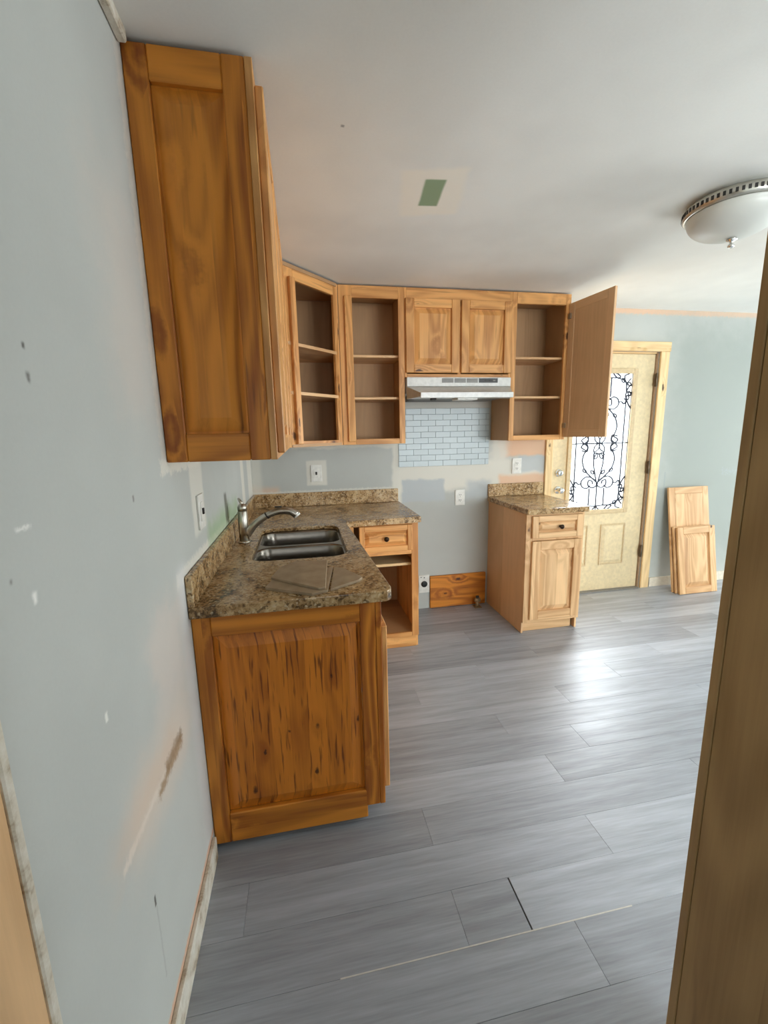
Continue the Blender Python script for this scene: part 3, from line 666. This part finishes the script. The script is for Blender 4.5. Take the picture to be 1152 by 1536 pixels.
# ------------------------------------------------------------------ countertops
def rrect(x0, x1, y0, y1, r, n=6):
    P = []
    for cx, cy, a0 in ((x1-r, y1-r, 0), (x0+r, y1-r, 90), (x0+r, y0+r, 180), (x1-r, y0+r, 270)):
        for k in range(n+1): a = R(a0+90*k/n); P.append((cx+r*math.cos(a), cy+r*math.sin(a)))
    return P
SKX0, SKX1, SKY0, SKY1 = .130, .552, -1.415, -.765
c = thing('countertop', 'brown speckled granite L-shaped countertop with backsplash around the sink', 'countertop', (.5, -.9, .876), group='granite countertops')
out = [(.0015, -.0015), (.0015, -1.883)] + [(.60, -1.883), (.632, -1.879), (.648, -1.864), (.652, -1.84)] + [(.610, -.700), (.618, -.690), (.64, -.687), (1.082, -.664), (1.094, -.655), (1.094, -.0015)]
poly('worktop', out, .8765, .9145, M_granite, c, rrect(SKX0, SKX1, SKY0, SKY1, .075), bevmod=.005, hole2=rrect(SKX0-.04, SKX1+.04, SKY0-.04, SKY1+.04, .1))
box('side_splash', .0015, .022, -1.883, -.0225, .915, 1.016, M_granite, c, bev=.003)
box('back_splash', .0015, 1.088, -.022, -.0015, .915, 1.016, M_granite, c, bev=.003)
c = thing('countertop', 'short granite countertop with backsplash on the narrow cabinet', 'countertop', (2.06, -.3, .876), group='granite countertops')
poly('worktop', [(1.838, -.0015), (1.838, -.642), (1.846, -.648), (2.296, -.648), (2.304, -.640), (2.325, -.0015)], .8765, .9145, M_granite, c, bevmod=.006)
box('back_splash', 1.838, 2.322, -.022, -.0015, .915, 1.016, M_granite, c, bev=.003)

# ------------------------------------------------------------------ sink
sk = thing('kitchen_sink', 'stainless steel double-bowl undermount kitchen sink', 'sink', (.34, -1.1, .68))
ym = -1.10
def bowl(x0, x1, y0, y1):
    rings = [(0, .8925, .07), (.004, .884, .068), (.010, .84, .064), (.016, .74, .06), (.030, .705, .055), (.06, .692, .05), (.12, .688, .03)]
    bm = bmesh.new(); L = []
    cx, cy = (x0+x1)/2, (y0+y1)/2
    for i, z, r in rings: L.append([bm.verts.new((x-cx, y-cy, z-.78)) for x, y in rrect(x0+i, x1-i, y0+i, y1-i, r)])
    for a, b in zip(L, L[1:]):
        for k in range(len(a)): bm.faces.new((a[k], a[(k+1) % len(a)], b[(k+1) % len(a)], b[k]))
    bm.faces.new(L[-1]); o = fin('bowl', bm, M_steel, sk, (cx, cy, .78), False, smooth=True)
    m = o.modifiers.new('wall', 'SOLIDIFY'); m.thickness = .0015
    lathe('drain', [(.045, .0), (.045, .002), (.036, .003), (.033, .001), (.003, .001)], M_chrome, o, (0, 0, .6895-.78), 24, True)
bowl(SKX0+.004, SKX1-.004, ym+.012, SKY1-.004); bowl(SKX0+.004, SKX1-.004, SKY0+.004, ym-.012)
bm = bmesh.new()
rim_o = rrect(SKX0-.02, SKX1+.02, SKY0-.02, SKY1+.02, .08)
for o_, z in ((1, 0),):
    A1 = rrect(SKX0+.005, SKX1-.005, ym+.013, SKY1-.005, .07); A2 = rrect(SKX0+.005, SKX1-.005, SKY0+.005, ym-.013, .07)
    loops = [rim_o, A1, A2]; flat = [p for l in loops for p in l]
    vv = [bm.verts.new((p[0]-.34, p[1]+1.1, 0)) for p in flat]
    for q in geometry.tessellate_polygon([[Vector((p[0], p[1], 0)) for p in l] for l in loops]):
        try: bm.faces.new([vv[i] for i in q])
        except ValueError: pass
o = fin('rim', bm, M_steel, sk, (.34, -1.1, .8938), False); mm = o.modifiers.new('t', 'SOLIDIFY'); mm.thickness = .0012

# ------------------------------------------------------------------ faucet
fc = thing('kitchen_faucet', 'brushed nickel single-lever pull-out kitchen faucet behind the sink', 'faucet', (.068, -1.055, .9145))
fx, fy = .068, -1.055
lathe('base_ring', [(.030, 0), (.030, .006), (.026, .010), (.003, .010)], M_nickel, fc, (fx, fy, .915), 28)
lathe('body', [(.024, 0), (.0245, .08), (.0235, .145), (.020, .150), (.003, .150)], M_nickel, fc, (fx, fy, .9252), 28)
lathe('lever_cap', [(.0225, 0), (.0225, .018), (.017, .030), (.008, .036), (.003, .036)], M_nickel, fc, (fx, fy, 1.0756), 28)
tube('lever', [(fx, fy, 1.108), (fx-.008, fy+.01, 1.122), (fx-.018, fy+.03, 1.132)], [.007, .0075, .005], M_nickel, fc, 10)
sp = bez([(fx+.015, fy, .955), (.125, fy-.004, 1.005), (.185, fy-.008, 1.046), (.250, fy-.010, 1.066), (.300, fy-.012, 1.062), (.328, fy-.013, 1.044)], 6)
rr = [.020-.004*min(1, i/12) if i < 18 else .017+.003*(i-18)/12 for i in range(len(sp))]
q = tube('spout', sp, rr, M_nickel, fc, 14)
tube('spray_tip', [(.326, fy-.013, 1.046), (.333, fy-.0132, 1.036)], [.0198, .0188], M_white, fc, 14)
box('spray_button', .225, .26, fy-.016, fy-.004, 1.0845, 1.0905, M_black, fc)
tube('collar', [sp[12]+Vector((-.003, 0, -.002)), sp[12]+Vector((.003, 0, .002))], .0178, M_dark, fc, 14)

# loose tiles on the counter
def slab(label, P, z, t=.009, tilt=0):
    o = poly('loose_tile', P, z, z+t, M_loose); tag(o, label, 'tile', 'loose tiles on the counter'); m = o.modifiers.new('e', 'BEVEL'); m.width = .0012; return o
slab('broken tan tile lying lowest in the loose pile on the granite', [(.225, -1.775), (.250, -1.675), (.47, -1.60), (.435, -1.85), (.382, -1.872)], .9148, .010)
slab('tan floor tile piece lying on top of the loose pile on the granite', [(.240, -1.70), (.265, -1.585), (.322, -1.525), (.452, -1.535), (.428, -1.845), (.405, -1.85)], .9252, .009)
slab('triangular tan tile piece leaning beside the other loose tiles on the granite', [(.474, -1.60), (.51, -1.63), (.566, -1.75), (.55, -1.775), (.444, -1.845)], .9148, .010)

# ------------------------------------------------------------------ outlets
outlet('white wall switch plate on grey wall above the sink counter corner', (.468, 0, 1.155), 0, 'switch')
outlet('white duplex outlet on bare wall in the gap between the base cabinets', (1.600, 0, .918), 0)
outlet('white duplex outlet above the short granite counter beside peach filler patch', (2.085, 0, 1.155), 0)
outlet('white switch plate on the left wall above the granite side splash', (0, -1.605, 1.172), R(90), 'switch')
outlet('white range outlet with round black socket low on wall', (1.298, 0, .215), 0, 'range')
b = box('patch_board', 1.346, 1.828, -.022, -.001, .004, .278, wv('amber', 'x'), bev=.003); tag(b, 'amber pine board screwed low on the wall in the range gap', 'board')
g = thing('gas_stub', 'small dusty brass gas valve stub on floor beside the amber board', 'valve', (1.735, -.075, 0))
tube('pipe', [(1.735, -.075, .0008), (1.735, -.075, .05)], .013, M_pvc, g, 12); tube('valve_body', [(1.712, -.075, .062), (1.758, -.075, .062)], .017, M_pvc, g, 12)
box('valve_handle', 1.722, 1.748, -.082, -.068, .080, .098, M_dark, g); box('base_flange', 1.705, 1.765, -.105, -.045, .0006, .006, M_pvc, g)

# ------------------------------------------------------------------ cabinet doors leaning against the back wall
def lean(label, x, yb, w, h, ang, flip, kind='pale', st=.06):
    o = thing('cabinet_door', label, 'cabinet door', (x, yb, .001), 0, 'cabinet doors leaning on the wall')
    o.rotation_euler = (R(-ang), 0, 0)
    bm, cc = panel_bm(st, w-st, st, h-st, .02, .03)
    q = fin('panel', bm, wv(kind, 'z'), o, (cc.x, 0, cc.z), True)
    for xx in (0, w-st): box('stile', xx, xx+st, -.02, 0, 0, h, wv(kind, 'z'), o, True, .003)
    for zz in (0, h-st): box('rail', st+.0004, w-st-.0004, -.0198, 0, zz, zz+st, wv(kind, 'x'), o, True, .003)
    if flip: box('back_face', st+.0004, w-st-.0004, -.0196, -.0186, st+.0004, h-st-.0004, wv(kind, 'z'), o, True, 0)
    return o
lean('tall pale pine cabinet door leaning back-side out against the wall', 3.515, -.175, .41, .925, 9.5, True)
lean('short pine cabinet door sandwiched between the leaning tall and front doors', 3.520, -.205, .385, .585, 9.5, False)
lean('short raised-panel pine cabinet door leaning in front of the taller door', 3.530, -.235, .385, .585, 9.5, False)

# ------------------------------------------------------------------ ceiling light
LX, LYY = 2.245, -1.52
cl = thing('ceiling_light', 'flush ceiling light with frosted glass bowl, beaded nickel rim and finial', 'ceiling light', (LX, LYY, HC))
lathe('pan', [(.15, 0), (.15, -.02), (.003, -.02)], M_hood, cl, (LX, LYY, HC-.0005), 48)
lathe('rim', [(.155, 0), (.180, -.006), (.188, -.020), (.188, -.040), (.182, -.048), (.172, -.050), (.170, -.044), (.155, -.030)], M_nickel, cl, (LX, LYY, HC-.008), 64)
me = None
for k in range(60):
    a = 2*math.pi*k/60
    if me is None: q = box('rim_slot', -.0048, .0048, -.0015, .0015, -.008, .008, M_dark, cl, True, 0); me = q.data
    else: q = bpy.data.objects.new('rim_slot', me); C.objects.link(q); q.parent = cl
    q.location = (.1885*math.cos(a), .1885*math.sin(a), -.038); q.rotation_euler = (0, 0, a+R(90))
prof = [(.171*math.sin(t), -.092*math.cos(t)) for t in [R(90-90*i/14) for i in range(15)]]
lathe('glass_bowl', [(.173, .004)] + [(max(.002, r_), z) for r_, z in prof], M_bowl, cl, (LX, LYY, HC-.062), 64)
lathe('finial', [(.020, 0), (.020, -.005), (.008, -.010), (.007, -.018), (.013, -.024), (.012, -.032), (.003, -.036)], M_chrome, cl, (LX, LYY, HC-.1565), 20)
